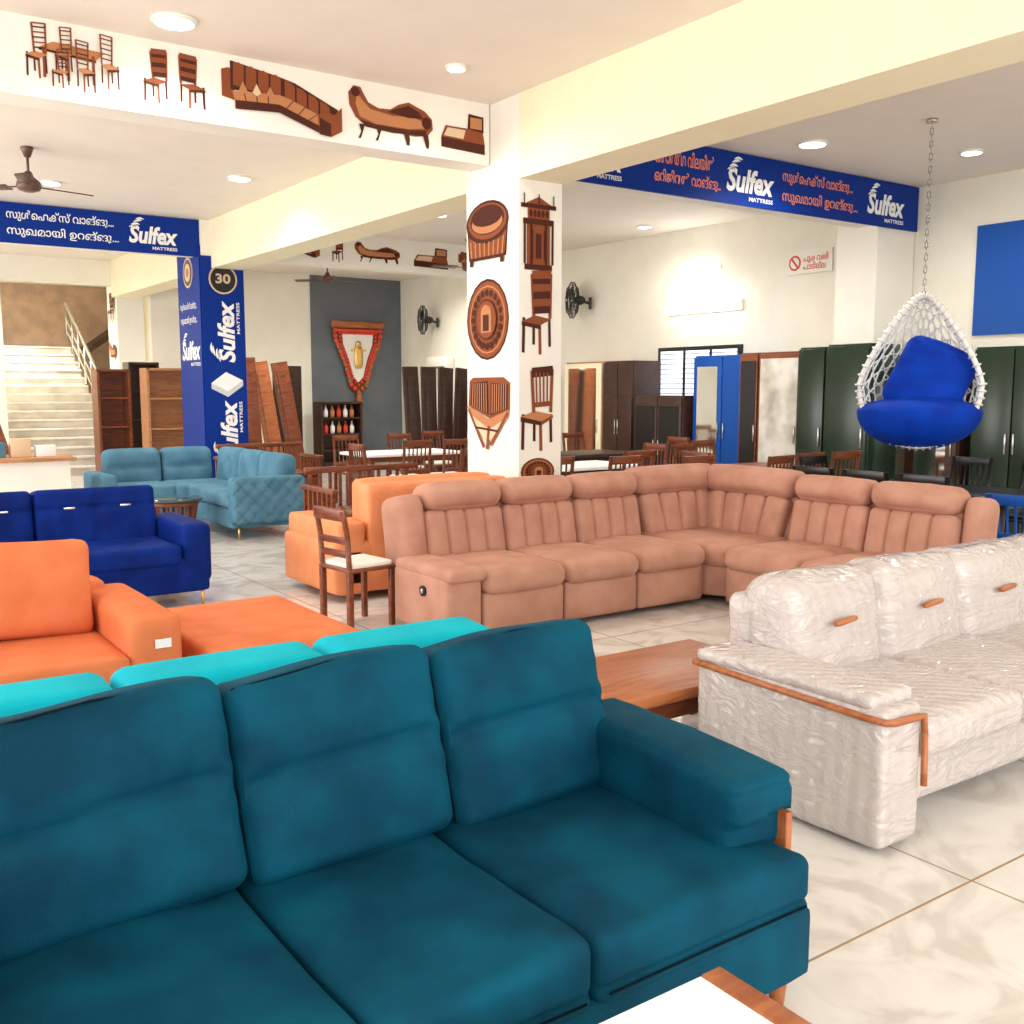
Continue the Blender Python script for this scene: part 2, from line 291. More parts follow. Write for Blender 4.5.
def sofa2(d,L=True):
    d.p([(0,.40),(.0,.82),(.05,.86),(.10,.84),(.10,.36)],0)
    d.p([(.07,.52),(.07,.98),(.46,.86),(.60,.80),(.97,.48),(.97,.20),(.60,.46),(.46,.55)],1)
    for i in range(4): d.p([(.09+.10*i,.60-.03*i),(.095+.10*i,.95-.03*i),(.14+.10*i,.97-.03*i),(.18+.10*i,.92-.03*i),(.175+.10*i,.57-.03*i)],0)
    for i in range(4): d.p([(.51+.10*i,.52-.07*i),(.51+.10*i,.82-.08*i),(.56+.10*i,.80-.085*i),(.595+.10*i,.74-.085*i),(.595+.10*i,.44-.075*i)],0)
    d.p([(.08,.50),(.47,.56),(.55,.52),(.88,.28),(.80,.16),(.46,.40),(.10,.36)],2)
    for a,b in (((.17,.52),(.19,.37)),((.27,.53),(.28,.38)),((.37,.55),(.37,.39)),((.58,.50),(.52,.36)),((.68,.43),(.62,.29)),((.79,.35),(.71,.23))): d.l(a[0],a[1],b[0],b[1],.008,1)
    d.p([(.10,.36),(.46,.40),(.80,.16),(.80,.04),(.46,.27),(.10,.22)],1)
    for i in range(3): d.p([(.13+.11*i,.52),(.165+.11*i,.68-.01*i),(.20+.11*i,.53),(.165+.11*i,.47)],3 if i==1 else 2)
    d.p([(.80,.02),(.79,.34),(.84,.42),(.93,.38),(1,.52),(1,.12),(.90,.0)],0); d.p([(.80,.02),(.80,.30),(.90,.22),(.90,.0)],1)
def chaise2(d):
    d.p([(.0,.62),(-.01,.85),(.05,1.0),(.13,.99),(.17,.86),(.22,.72),(.34,.64),(.48,.66),(.58,.78),(.70,.86),(.80,.80),(.9,.74),(.99,.60),(1.0,.40),(.93,.25),(.78,.20),(.5,.22),(.2,.24),(.07,.4)],0)
    d.p([(.12,.42),(.07,.66),(.09,.86),(.15,.74),(.24,.60),(.5,.54),(.75,.58),(.9,.52),(.92,.4),(.7,.33),(.3,.33)],2)
    d.p([(.45,.60),(.56,.70),(.70,.79),(.83,.70),(.88,.58),(.7,.55)],1)
    d.e(.07,.88,.05,.09,1); d.e(.92,.5,.06,.12,1)
    d.p([(.12,.36),(.3,.31),(.7,.31),(.92,.36),(.9,.24),(.5,.20),(.18,.24)],1)
    for x,s in ((.14,-1),(.34,-1),(.66,1),(.9,1)): d.p([(x-.035,.28),(x+.035,.28),(x+.03*s+.02,.12),(x+.045*s,.0),(x+.015*s,.0),(x-.01,.14)],1)
def cab2(d):
    d.p([(0,.3),(.1,.6),(.95,.6),(1,.25)],0); d.p([(0,.3),(1,.25),(1,0),(0,.05)],1); d.p([(.6,.6),(.62,.98),(.97,.95),(.97,.55)],1); d.r(.66,.62,.93,.9,2); d.p([(.05,.34),(.14,.55),(.55,.55),(.5,.32)],3)
def table2(d):
    d.p([(.15,.6),(.3,.72),(.85,.68),(.75,.54)],2); d.p([(.15,.6),(.75,.54),(.75,.50),(.15,.56)],1)
    for x in (.2,.45,.72): d.l(x,.6,x,.15,.03,0)
    chair2(d,.0,.12,.24,.85,seat=2); chair2(d,.3,.22,.2,.75,seat=2); chair2(d,.52,.0,.22,.8,True,seat=2); chair2(d,.78,.1,.22,.85,True,seat=2); chair2(d,.25,0,.2,.6,seat=2)
def round2(d):
    d.e(.5,.5,.5,.5,1); d.e(.5,.5,.47,.47,0); d.e(.5,.5,.42,.42,2); d.e(.5,.5,.40,.40,0)
    for i in range(20):
        a=i*pi/10; d.e(.5+.33*math.cos(a),.5+.33*math.sin(a),.045,.045,1,n=8)
    d.e(.5,.5,.25,.25,1); d.e(.5,.5,.23,.23,0); d.r(.38,.34,.62,.58,2); d.e(.5,.58,.12,.10,2); d.r(.43,.36,.57,.56,1)
def basket2(d):
    d.p([(.02,.62),(.06,.1),(.94,.1),(.98,.62),(.85,.35),(.15,.35)],1)
    d.e(.5,.66,.5,.34,1); d.e(.5,.68,.45,.28,0); d.e(.5,.70,.40,.23,1); d.e(.5,.66,.36,.17,2); d.e(.5,.72,.34,.12,1)
    d.p([(.04,.5),(.10,.10),(.90,.10),(.96,.5),(.8,.38),(.5,.33),(.2,.38)],0)
    for i in range(8): d.l(.14+.103*i,.11,.11+.112*i,.40-.05*math.sin(pi*i/7),.028,2)
    d.r(.1,0,.18,.12,1); d.r(.82,0,.9,.12,1); d.r(.1,.08,.9,.13,1)
def cane2(d):
    d.p([(.0,.60),(.03,.95),(.12,1.0),(.85,1),(1,.92),(.99,.55),(.55,.42)],0); 
    d.p([(.05,.62),(.08,.92),(.48,.95),(.50,.48)],1); d.p([(.54,.47),(.55,.93),(.95,.9),(.94,.57)],1)
    for i in range(7): d.l(.10+.06*i,.60-.015*i,.12+.055*i,.92,.018,2); d.l(.58+.055*i,.5+.01*i,.59+.055*i,.91,.018,2)
    d.p([(.0,.60),(.52,.42),(.99,.56),(.97,.46),(.53,.28),(.03,.50)],2); d.p([(.03,.50),(.53,.28),(.97,.46),(.6,.14),(.42,.12)],3)
    d.l(.03,.55,.40,.02,.05,0); d.l(.53,.33,.48,.0,.06,0); d.l(.97,.52,.56,.06,.05,0); d.l(.2,.30,.75,.26,.03,1)
def tower2(d):
    d.r(.12,.0,.88,.08,1); d.r(.18,.08,.82,.62,0); d.r(.28,.14,.72,.55,1); d.r(.36,.14,.64,.55,0); d.r(.42,.16,.58,.50,1); d.r(.08,.62,.92,.70,1); d.r(.2,.7,.8,.86,0); d.r(.02,.84,.98,.9,1)
    d.p([(.15,.9),(.5,1.0),(.85,.9)],0)
    for x in (.12,.3,.7,.88): d.r(x-.03,.08,x+.03,.62,1)
    for i in range(5): d.e(.28+.11*i,.77,.04,.05,1)
    for x in (.1,.5,.9): d.l(x,.88,x,1.03,.03,1)
PM=[M_P1,M_P2,M_P3,M_P4]
def decal(fn,label,o,U,V,N,w,h,*a):
    d=D2((0,0,0),U,V,N,w,h); fn(d,*a); single('wall_picture',label,'wall picture',d.w,PM,o,world=False,group='furniture pictures on pillar and beam')
def L(fn,label,y,z0,w,h,*a): decal(fn,label,(4.99,y,z0),(0,-1,0),(0,0,1),(-1,0,0),w,h,*a)
def R(fn,label,x,z0,w,h,*a): decal(fn,label,(x,7.0,z0),(1,0,0),(0,0,1),(0,-1,0),w,h,*a)
L(basket2,'printed picture of a round basket style armchair',7.80,2.68,.66,.54); L(round2,'printed picture of a carved round wooden table top',7.80,1.86,.66,.70); L(cane2,'printed picture of a cane armchair',7.78,1.08,.66,.63)
R(tower2,'printed picture of a carved wooden shrine cabinet',5.0,2.60,.38,.60); R(chair2,'printed picture of a wooden dining chair',5.0,1.90,.34,.68); R(chair3,'printed picture of a slatted wooden dining chair',5.0,1.08,.36,.70); R(round2,'printed picture of a round wooden table',5.01,.78,.36,.24)
def Bm(fn,label,x0,x1,z0,z1,*a): decal(fn,label,(x0,7.418,z0),(1,0,0),(0,0,1),(0,-1,0),x1-x0,z1-z0,*a)
Bm(table2,'printed picture of a dining table with chairs',1.36,1.95,3.57,3.98); Bm(chair2,'printed picture of a dark dining chair',2.10,2.28,3.58,3.93); Bm(chair2,'printed picture of a brown dining chair',2.35,2.55,3.58,3.93,0,0,1,1,True)
Bm(sofa2,'printed picture of a brown corner sofa',2.66,3.60,3.53,3.97); Bm(chaise2,'printed picture of a carved chaise lounge',3.67,4.42,3.56,3.95); Bm(cab2,'printed picture of a wooden bed with headboard',4.50,4.93,3.58,3.9)
def Fm(fn,label,x0,x1,z0,z1,*a): decal(fn,label,(x0,14.648,z0),(1,0,0),(0,0,1),(0,-1,0),x1-x0,z1-z0,*a)
Fm(sofa2,'printed picture of a dark corner sofa',6.0,6.7,3.6,3.9); Fm(chair2,'printed picture of a tall dark chair',6.9,7.1,3.56,3.94); Fm(chaise2,'printed picture of a dark chaise',7.3,8.1,3.6,3.9); Fm(cab2,'printed picture of a dark bed frame',8.35,9.0,3.58,3.92); Fm(sofa2,'printed picture of a long sofa',9.2,9.9,3.6,3.9)
decal(chair2,'printed picture of a dark chair on pillar',(5.13,21.1,2.9),(0,-1,0),(0,0,1),(-1,0,0),.5,.55); decal(chaise2,'printed picture of a rocking chair on pillar',(5.13,21.1,2.15),(0,-1,0),(0,0,1),(-1,0,0),.5,.4)
single('wall_panel','plain bright blue poster board on wall','poster',B(XW-.03,XW-.005,5.0,6.62,2.22,3.45),M_BLUEP,(XW-.02,5.8,2.8))
t=T('wall_sign','small white notice with red symbol and lettering','sign',(XW-.02,8.6,3.2),world=True)
t.part('board',B(XW-.03,XW-.005,8.6,9.35,3.14,3.44),M_WHITE)
w=MB(); disc(w,(XW-.034,9.2,3.29),NY,Z_,.1,0); disc(w,(XW-.036,9.2,3.29),NY,Z_,.075,1); w.face([(XW-.038,9.27,3.35),(XW-.038,9.25,3.37),(XW-.038,9.13,3.23),(XW-.038,9.15,3.21)],0); t.part('symbol',w,[M_RED,M_WHITE])
line(t,'പുകവലി\nപാടില്ല',.4,.2,(XW-.034,9.06,3.19),NY,Z_,M_RED)
# ------------------------------------------------------------ SOFAS
def legs(t,pts,m,h=.12,r=.025,r2=.015,label=None):
    for p in pts: t.part('leg',MB().cyl((p[0],p[1],h+.02),(p[0],p[1],0),r,r2,seg=10),m,label)
def crease(z0,d,wd=.05,side=-1):
    def f(p,k):
        a=math.exp(-((p.z-z0)/wd)**2)
        if k[1]*side>.2: p.y-=side*d*a*(1-k[0]**4)
        return p
    return f
# --- teal three seater
t=T('sofa','teal velvet three seat sofa with padded armrests','sofa',(1.05,2.1,0),world=True)
t.part('base',MB().soft((1.015,2.05,.195),(2.05,.98,.19),r=.02,n=7),M_TEAL)
t.part('back_frame',MB().soft((1.03,2.52,.46),(2.04,.14,.66),r=.05,n=9),M_SKY,'greyish blue upholstered frame of the backrest')
for i,(a,b) in enumerate(((.19,.785),(.79,1.315),(1.32,2.03))):
    def fn(p,k,a=a,i=i):
        if k[2]>0: p.z+=.016*noise.noise(Vector((p.x*5+i*7,p.y*5,0)))
        if k[1]<-.8: p.y+= .014*math.exp(-((p.z+.035)/.008)**2)
        return p
    t.part('seat_cushion',MB().soft(((a+b)/2,1.935,.35),(b-a,.76,.17),r=.035,puff=(0,0,.14),n=29,fn=fn),M_TEAL)
    t.part('piping',MB().tube([(a+.03,1.552,.305),((a+b)/2,1.550,.308),(b-.03,1.552,.305)],.003),M_TEALD)
for i,(a,b) in enumerate(((.215,.79),(.795,1.36),(1.365,1.925))):
    cx=(a+b)/2
    def fn(p,k,i=i):
        zc=.012+.010*math.sin(p.x*7+i)
        dz=abs(p.z-zc); e=max(0,1-k[0]**6)
        if k[1]<-.2: p.y+=(.028*math.exp(-(dz/.010)**2)+.018*math.exp(-(dz/.06)**2))*e
        if k[1]<-.2: p.y+=.007*math.sin(p.z*70+abs(k[0])*9)*abs(k[0])**4*math.exp(-(dz/.12)**2)
        p.y+=.016*noise.noise(Vector((p.x*4+i*9,0,p.z*5)))
        if k[2]>.5: p.z+=.006*math.sin(p.x*11+i)
        return p
    q=t.part('back_cushion',MB().soft((cx,2.335,.655),(b-a,.20,.50),r=.045,puff=(0,.32,.02),rot=(-.22,-.05,0),n=41,fn=fn),M_TEAL)
    w=MB(); w.M=Matrix.Translation((cx,2.335,.655))@Euler((-.22,-.05,0)).to_matrix().to_4x4(); hw=(b-a)/2-.004; 
    w.tube([(-hw,-.066,-.22),(-hw,-.066,.19),(-hw+.02,-.07,.235),(0,-.075,.252),(hw-.02,-.07,.235),(hw,-.066,.19),(hw,-.066,-.22)],.0035); t.part('piping',w,M_TEALD)
for xc in (.075,1.97):
    def fn(p,k):
        if k[1]<0: p.z-=.02*abs(k[1])
        if p.z<-.02 and k[1]<-.5: p.y+=.03
        if k[1]<-.6: p.y+=.010*math.exp(-((p.z-.055)/.010)**2)
        p.z+=.008*noise.noise(Vector((p.x*6,p.y*6,1)))
        return p
    t.part('armrest',MB().soft((xc,2.03,.525),(.23,.74,.21),r=.035,puff=(.04,0,.10),n=21,fn=fn),M_TEAL)
t.part('arm_panel',B(2.045,2.07,1.66,1.9,.29,.50,bev=.004),M_OAK,'orange wood side panel')
legs(t,[(.1,1.66),(1.98,1.62),(.1,2.45),(1.98,2.45)],M_OAK,.12,.034,.016)
# --- turquoise sofa
t=T('sofa','bright turquoise fabric sofa standing back to back','sofa',(1.0,3.1,0),world=True)
t.part('base',MB().soft((.95,3.12,.24),(1.9,.88,.24),r=.03,n=7),M_CYAN)
for i,(a,b) in enumerate(((.03,.645),(.65,1.245),(1.25,1.84))):
    t.part('back_cushion',MB().soft(((a+b)/2,2.80,.61),(b-a,.22,.45),r=.05,puff=(0,.08,.015),rot=(.06,0,0),n=11),M_CYAN)
    t.part('seat_cushion',MB().soft(((a+b)/2,3.26,.40),(b-a,.62,.16),r=.05,puff=(0,0,.1)),M_CYAN)
t.part('armrest',MB().soft((-.06,3.15,.4),(.16,.8,.42),r=.05),M_CYAN)
legs(t,[(.1,2.8),(1.8,2.8),(.1,3.5),(1.8,3.5)],M_OAK)
# --- white coffee table
t=T('coffee_table','white topped coffee table with orange wood edging','table',(1.0,1.0,0),world=True)
t.part('table_top',MB().b2(.55,1.42,.75,1.355,.385,.42),M_TXTW,'glossy white top')
t.part('frame',MB().b2(1.42,1.475,.75,1.355,.36,.425,bev=.004).b2(.50,.55,.75,1.355,.36,.425,bev=.004).b2(.55,1.42,.78,1.33,.34,.384),M_OAK)
legs(t,[(.56,.8),(1.42,.8),(.56,1.31),(1.42,1.31)],M_OAK,.34,.022,.015)
# --- orange sofa
t=T('sofa','orange fabric sofa with wide padded armrest','sofa',(.4,5.0,0),world=True)
t.part('base',MB().soft((.33,5.0,.22),(2.1,1.0,.24),r=.03,n=7),M_ORA)
for a,b in ((-.5,.3),(.31,1.13)): t.part('seat_cushion',MB().soft(((a+b)/2,4.90,.37),(b-a,.80,.15),r=.04,puff=(0,0,.1)),M_ORA)
t.part('back_frame',MB().soft((.28,5.42,.41),(1.9,.2,.48),r=.05),M_ORA)
for a,b in ((-.45,.40),(.40,1.12)): t.part('back_cushion',MB().soft(((a+b)/2,5.18,.66),(b-a,.20,.48),r=.07,puff=(-.05,.5,-.06),rot=(-.3,.05,0),n=13),M_ORA)
t.part('armrest',MB().soft((1.24,5.0,.42),(.24,.98,.36),r=.045,puff=(0,0,.06)),M_ORA)
t.part('tag',B(1.23,1.30,4.498,4.503,.46,.50),M_TXTW,'small white price tag')
t.part('armrest',MB().soft((-.7,5.0,.43),(.26,.98,.36),r=.06),M_ORA)
legs(t,[(-.6,4.6),(1.25,4.6),(-.6,5.4),(1.25,5.4)],M_DARK,.11)
t=T('ottoman','long orange fabric bench beside the orange sofa','ottoman',(1.83,4.97,0),world=True)
t.part('seat',MB().soft((1.83,4.95,.36),(.76,1.08,.14),r=.035,puff=(0,0,.05)),M_ORA)
t.part('base',MB().soft((1.83,4.95,.2),(.74,1.06,.2),r=.03),M_ORA)
legs(t,[(1.6,4.5),(2.08,4.5),(1.6,5.4),(2.08,5.4)],M_DARK,.1)
# --- royal blue sofa
t=T('sofa','royal blue velvet sofa with small metal buckles','sofa',(1.5,7.9,0),world=True)
t.part('base',MB().soft((1.4,7.85,.24),(2.1,.88,.26),r=.03),M_ROY)
for a,b in ((.45,1.36),(1.37,2.24)):
    def fn(p,k):
        if k[1]<-.5: p.y+=.010*(1-abs(math.sin(p.x*20)))**2*max(0,1-k[2]**6)+.012*math.exp(-((p.z-.10)/.015)**2)
        return p
    t.part('back_cushion',MB().soft(((a+b)/2,8.12,.61),(b-a,.24,.50),r=.045,puff=(0,.05,.0),rot=(-.12,0,0),n=35,fn=fn),M_ROY)
    t.part('seat_cushion',MB().soft(((a+b)/2,7.70,.40),(b-a,.66,.15),r=.04,puff=(0,0,.08)),M_ROY)
for x in (.75,1.15,1.6,2.0): t.part('buckle',MB().box((x,7.975,.73),(.08,.02,.018),bev=.003),M_STEEL,'small silver buckle')
t.part('armrest',MB().soft((2.36,7.85,.40),(.22,.9,.44),r=.05,puff=(.04,0,.04)),M_ROY)
t.part('armrest',MB().soft((.36,7.85,.40),(.22,.9,.44),r=.06),M_ROY)
legs(t,[(.4,7.45),(2.40,7.45),(.4,8.2),(2.40,8.2)],M_GOLD,.12,.015,.01)
# --- dusty blue corner sofa
t=T('corner_sofa','light dusty blue corner sofa with tufted panels','sofa',(4.1,12.0,0),world=True)
t.part('base',MB().prism([(2.75,12.0),(3.72,12.0),(3.72,10.5),(4.55,10.5),(4.55,12.9),(2.75,12.9)],.12,.34,bev=.03),M_SKY)
t.part('seat_cushion',MB().soft((3.275,12.3,.42),(.65,.7,.16),r=.04,puff=(0,0,.1)),M_SKY)
t.part('seat_cushion',MB().soft((3.95,12.25,.42),(.74,.74,.16),r=.04,puff=(0,0,.1)),M_SKY)
t.part('seat_cushion',MB().soft((4.0,11.2,.42),(.62,1.35,.16),r=.04,puff=(0,0,.1)),M_SKY)
for a,b in ((2.95,3.62),(3.63,4.25)):
    t.part('back_cushion',MB().soft(((a+b)/2,12.72,.66),(b-a,.26,.46),r=.08,puff=(0,.15,.04),rot=(-.1,0,0),n=17,fn=crease(0,.05,.04)),M_SKY)
for a,b in ((10.6,11.2),(11.21,11.85),(11.86,12.6)):
    t.part('back_cushion',MB().soft((4.4,(a+b)/2,.66),(.24,b-a,.46),r=.08,puff=(.15,0,.04),rot=(0,.1,0)),M_SKY)
def dia(p,k):
    if k[1]<-.5: p.y+=.02*(1-abs(math.sin((p.x+p.z)*20)))**3+.02*(1-abs(math.sin((p.x-p.z)*20)))**3
    return p
t.part('armrest',MB().soft((4.13,10.5,.42),(.84,.2,.5),r=.05,n=45,fn=dia),M_SKY)
t.part('armrest',MB().soft((2.84,12.4,.42),(.2,.9,.44),r=.06),M_SKY)
legs(t,[(3.8,10.5),(4.5,10.5),(2.85,12.05),(4.5,12.8)],M_GOLD,.12,.015,.01)
# --- round table
t=T('side_table','round slatted wooden side table with glass top','table',(3.2,10.9,0),world=True)
t.part('table_top',MB().lathe((3.2,10.9,.43),[(.32,0),(.34,.015),(.32,.03)]),M_GLASS,'dark glass top')
w=MB(); w.lathe((3.2,10.9,.38),[(.28,0),(.3,.02),(.3,.048)]); w.lathe((3.2,10.9,.0),[(.2,0),(.22,.02),(.2,.04)])
for i in range(16):
    a=i*pi/8; w.tube([(3.2+.2*math.cos(a),10.9+.2*math.sin(a),.03),(3.2+.27*math.cos(a),10.9+.27*math.sin(a),.39)],.018)
t.part('base',w,M_WOOD)
# --- peach sofa behind
t=T('sofa','peach orange leatherette sofa seen from its back','sofa',(4.05,7.3,0),world=True)
t.part('base',MB().soft((3.95,7.35,.26),(1.5,.95,.4),r=.04),M_PEACH)
t.part('back_frame',MB().soft((4.15,6.97,.52),(1.3,.2,.74),r=.04,puff=(0,.05,.0)),M_PEACH)
t.part('back_cushion',MB().soft((4.15,7.15,.69),(1.25,.2,.44),r=.06,puff=(0,.1,.04)),M_PEACH)
for a,b in ((3.5,4.15),(4.16,4.78)): t.part('seat_cushion',MB().soft(((a+b)/2,7.5,.46),(b-a,.6,.14),r=.04,puff=(0,0,.1)),M_PEACH)
t.part('armrest',MB().soft((3.36,7.35,.33),(.24,.95,.56),r=.04),M_PEACH)
t.part('armrest',MB().soft((4.83,7.42,.38),(.2,.7,.5),r=.05),M_PEACH)
legs(t,[(3.4,6.98),(4.75,6.98),(3.4,7.75),(4.75,7.75)],M_DARK,.07)
# --- beige recliner corner sofa
t=T('corner_sofa','pinkish beige suede corner recliner sofa with channelled backs','sofa',(5.0,6.0,0),world=True)
def channels(M,wd,h=.42,z=.58,taper=0,nc=4):
    w=MB(); w.M=M; w.soft((wd/2,.76,z),(wd-.02,.16,h),r=.05,rot=(-.20,0,0),n=5)
    for j in range(nc):
        f=(j+.5)/nc-.5; cw=wd/nc
        w.soft((wd/2+f*(wd-.03)*(1-taper*.12),.665,z-.005),(cw*(1-taper*.15)+.012,.17,h-.04),r=.05,puff=(.02,.12,0),rot=(-.20,taper*f*.35,0),n=9)
    t.part('back_cushion',w,M_BEI)
def unit(M,wd):
    w=MB(); w.M=M; w.soft((wd/2,.44,.22),(wd-.01,.92,.34),r=.04,n=5)
    t.part('base',w,M_BEI)
    w=MB(); w.M=M
    w.soft((wd/2,-.06,.175),(wd-.012,.1,.27),r=.03,puff=(0,.25,0)); t.part('footrest',w,M_BEI)
    def fs(p,k):
        if k[2]>0: p.z-=.012*math.exp(-((p.y+.12)/.012)**2)
        return p
    w=MB(); w.M=M; w.soft((wd/2,.24,.375),(wd-.01,.80,.165),r=.075,puff=(0,0,.26),n=15,fn=fs); t.part('seat_cushion',w,M_BEI)
    channels(M,wd)
    def fh(p,k):
        p.z+=.006*noise.noise(Vector((p.x*9,p.y*5,3)))
        return p
    w=MB(); w.M=M; w.soft((wd/2,.735,.85),(wd-.012,.30,.20),r=.095,puff=(0,.20,.08),rot=(-.12,0,0),n=13,fn=fh); t.part('headrest',w,M_BEI)
Y0=5.4; X0=3.5; W=.66
for i in range(3): unit(Matrix.Translation((X0+W*i,Y0,0)),W)
RM=Matrix.Rotation(-pi/2,4,'Z')
for i in range(2): unit(Matrix.Translation((5.62,5.12-i*.68,0))@RM,.68)
w=MB(); w.prism([(5.49,5.36),(5.60,5.14),(6.5,5.14),(6.5,6.3),(5.49,6.3)],.06,.36,bev=.03); t.part('base',w,M_BEI)
w=MB(); w.prism([(5.485,5.31),(5.56,5.13),(6.3,5.13),(6.3,6.1),(5.485,6.1)],.28,.46,bev=.06); t.part('seat_cushion',w,M_BEI)
def wedge(M,wd):
    channels(M,wd,taper=1,nc=4)
    w=MB(); w.M=M; w.soft((wd/2,.745,.86),(wd,.30,.23),r=.095,puff=(0,.18,.05),rot=(-.12,0,0),n=11); t.part('headrest',w,M_BEI)
wedge(Matrix.Translation((5.48,5.42,0)),.92); wedge(Matrix.Translation((5.64,6.1,0))@RM,.95)
w=MB(); w.soft((3.36,5.64,.24),(.28,.70,.40),r=.05,puff=(.04,0,.04)); t.part('armrest',w,M_BEI)
w=MB(); w.soft((3.37,5.62,.44),(.29,.72,.09),r=.04,puff=(0,0,.2)); t.part('armrest_pad',w,M_BEI)
w=MB(); w.soft((3.42,6.15,.47),(.20,.36,.80),r=.08,rot=(-.18,0,0)); t.part('back_side',w,M_BEI)
t.part('recliner_button',MB().cyl((3.215,5.56,.32),(3.20,5.56,.32),.035).cyl((3.202,5.56,.32),(3.195,5.56,.32),.018,m=1),[M_BLACK,M_STEEL],'round black recliner control')
w=MB(); w.soft((5.95,3.66,.28),(.65,.2,.48),r=.06); t.part('armrest',w,M_BEI)
w=MB(); w.soft((6.40,3.69,.50),(.25,.16,.78),r=.07,rot=(0,.12,0)); t.part('back_side',w,M_BEI)
# --- white wrapped sofa
t=T('sofa','cream sofa wrapped in clear plastic with wood inlays','sofa',(4.0,2.5,0),world=True)
def wn(amp,sd,f1=4):
    def f(p,k):
        v=Vector((p.x*f1+sd,p.y*f1,p.z*f1*1.3)); n=noise.noise_vector(v)+.3*noise.noise_vector(v*3.1); p+=n*amp; return p
    return f
def armf(p,k):
    p.z+=.13*max(0,k[1])*max(0,-p.z/.25)
    return wn(.005,3)(p,k)
t.part('base',MB().soft((4.24,2.45,.20),(2.2,.74,.24),r=.03,fn=wn(.006,1),n=13),M_WRAP)
t.part('armrest',MB().soft((3.04,2.42,.27),(.23,.88,.50),r=.03,n=21,fn=armf),M_WRAP)
t.part('armrest_pad',MB().soft((3.05,2.45,.535),(.25,.84,.06),r=.028,puff=(0,0,.2),n=15,fn=wn(.004,5)),M_WRAP)
t.part('wood_trim',MB().tube([(2.915,2.86,.505),(2.905,2.5,.50),(2.908,2.04,.49),(2.93,1.975,.485),(2.96,1.965,.482),(3.10,1.965,.478),(3.14,1.97,.475),(3.15,1.97,.40),(3.15,1.965,.22)],.013),M_OAK,'curved orange brown wood inlay strip')
for i in range(3):
    a=3.17+i*.68; t.part('seat_cushion',MB().soft((a+.33,2.33,.37),(.67,.72,.16),r=.05,puff=(0,0,.15),n=21,fn=wn(.009,i*5+2)),M_WRAP)
for i in range(4):
    a=3.20+i*.62; t.part('back_cushion',MB().soft((a+.31,2.74,.59),(.64,.26,.50),r=.09,puff=(0,.25,.03),rot=(-.16,0,0),n=23,fn=wn(.012,i*7+9)),M_WRAP)
    t.part('wood_inlay',MB().soft((a+.28,2.556,.655),(.14,.03,.024),r=.012,rot=(0,-.1,0),n=3),M_OAK,'small wood inlay on the back cushion')
t.part('back_frame',MB().soft((4.36,2.88,.42),(2.36,.14,.66),r=.05,fn=wn(.008,4),n=13),M_WRAP)
# --- wooden bench table
t=T('coffee_table','low reddish brown wooden coffee table','table',(3.0,3.3,0),world=True)
t.part('table_top',MB().box((3.0,3.28,.325),(1.25,.62,.05),bev=.008),M_OAK)
t.part('apron',MB().b2(2.48,3.58,3.05,3.51,.2,.3),M_WOOD)
for x in (2.5,3.55):
    for y in (3.06,3.5): t.part('leg',MB().box((x,y,.15),(.06,.06,.30),bev=.006),M_WOOD)
# ------------------------------------------------------------ dining chairs
def dchair(label,loc,rz,m,seatm,slat='v',group=None,hb=.96):
    t=T('dining_chair',label,'chair',loc,rz,group=group)
    for x in (-.19,.19):
        t.part('leg',MB().box((x,-.18,.215),(.04,.04,.43),bev=.004),m); t.part('leg',MB().box((x,.20,.215),(.04,.045,.43),bev=.004),m)
    t.part('seat',MB().box((0,0,.445),(.44,.44,.03),m=1,bev=.01).soft((0,0,.47),(.40,.38,.05),r=.02,n=5),[seatm,m])
    w=MB()
    for x in (-.19,.19): w.tube([(x,.20,.43),(x,.215,.7),(x,.25,hb)],.021,seg=6)
    if slat=='v':
        for z,hh in ((hb-.04,.08),(.56,.04)): w.box((0,.20+.05*(z-.43)/.5,z),(.38,.022,hh),bev=.004)
        for i in range(5): w.tube([(-.12+.06*i,.205,.56),(-.12+.06*i,.242,hb-.06)],.011,seg=4)
    else:
        for i in range(2): w.box((0,.205+.012*i,.56+i*.10),(.38,.02,.05),bev=.004)
        w.box((0,.245,hb-.03),(.44,.03,.09),bev=.012)
    t.part('backrest',w,m); return t.e
ce=dchair('reddish wooden dining chair with white seat beside beige sofa',(3.07,6.20,0),pi/2+.12,M_WOOD,M_CUSHW,'h',hb=.88); ce.scale=(.88,.88,.92)
g='wooden dining chairs on display'
c0=dchair('brown wooden dining chair with slatted back',(7.35,8.3,0),pi-.1,M_WOOD,M_CUSHW,group=g)
for (x,y,r) in [(7.9,7.55,pi/2),(8.2,9.0,-pi/2),(7.3,9.75,.1),(8.5,7.0,pi),(9.05,6.95,pi-.1),(9.5,9.0,0),(8.75,8.55,.1),(6.5,11.6,pi),(7.1,11.6,pi),(6.4,13.0,0),(7.3,13.05,0),(7.75,10.7,pi/2),(6.1,9.6,pi),(5.7,11.0,pi/2),(9.65,10.1,-pi/2),(9.6,11.8,0),(8.2,13.6,0),(6.7,10.2,pi),(7.85,6.85,pi+.1),(7.2,7.3,pi),(6.6,7.7,pi),(6.0,8.0,pi-.1)]:
    dup(c0,(x,y,0),r)
g='black dining chairs under the hanging swing'
c1=dchair('black dining chair with vertical slat back',(7.2,5.5,0),pi/2,M_BLACK,M_BLACK,group=g)
for (x,y,r) in [(7.2,4.98,pi/2),(7.2,4.46,pi/2),(8.95,5.4,-pi/2),(8.95,4.7,-pi/2),(8.1,6.15,0)]: dup(c1,(x,y,0),r)
c2=dchair('blue upholstered dining chair beside the black set',(7.25,3.8,0),pi/2+.1,M_BLUEP,M_BLUEP,hb=.86)
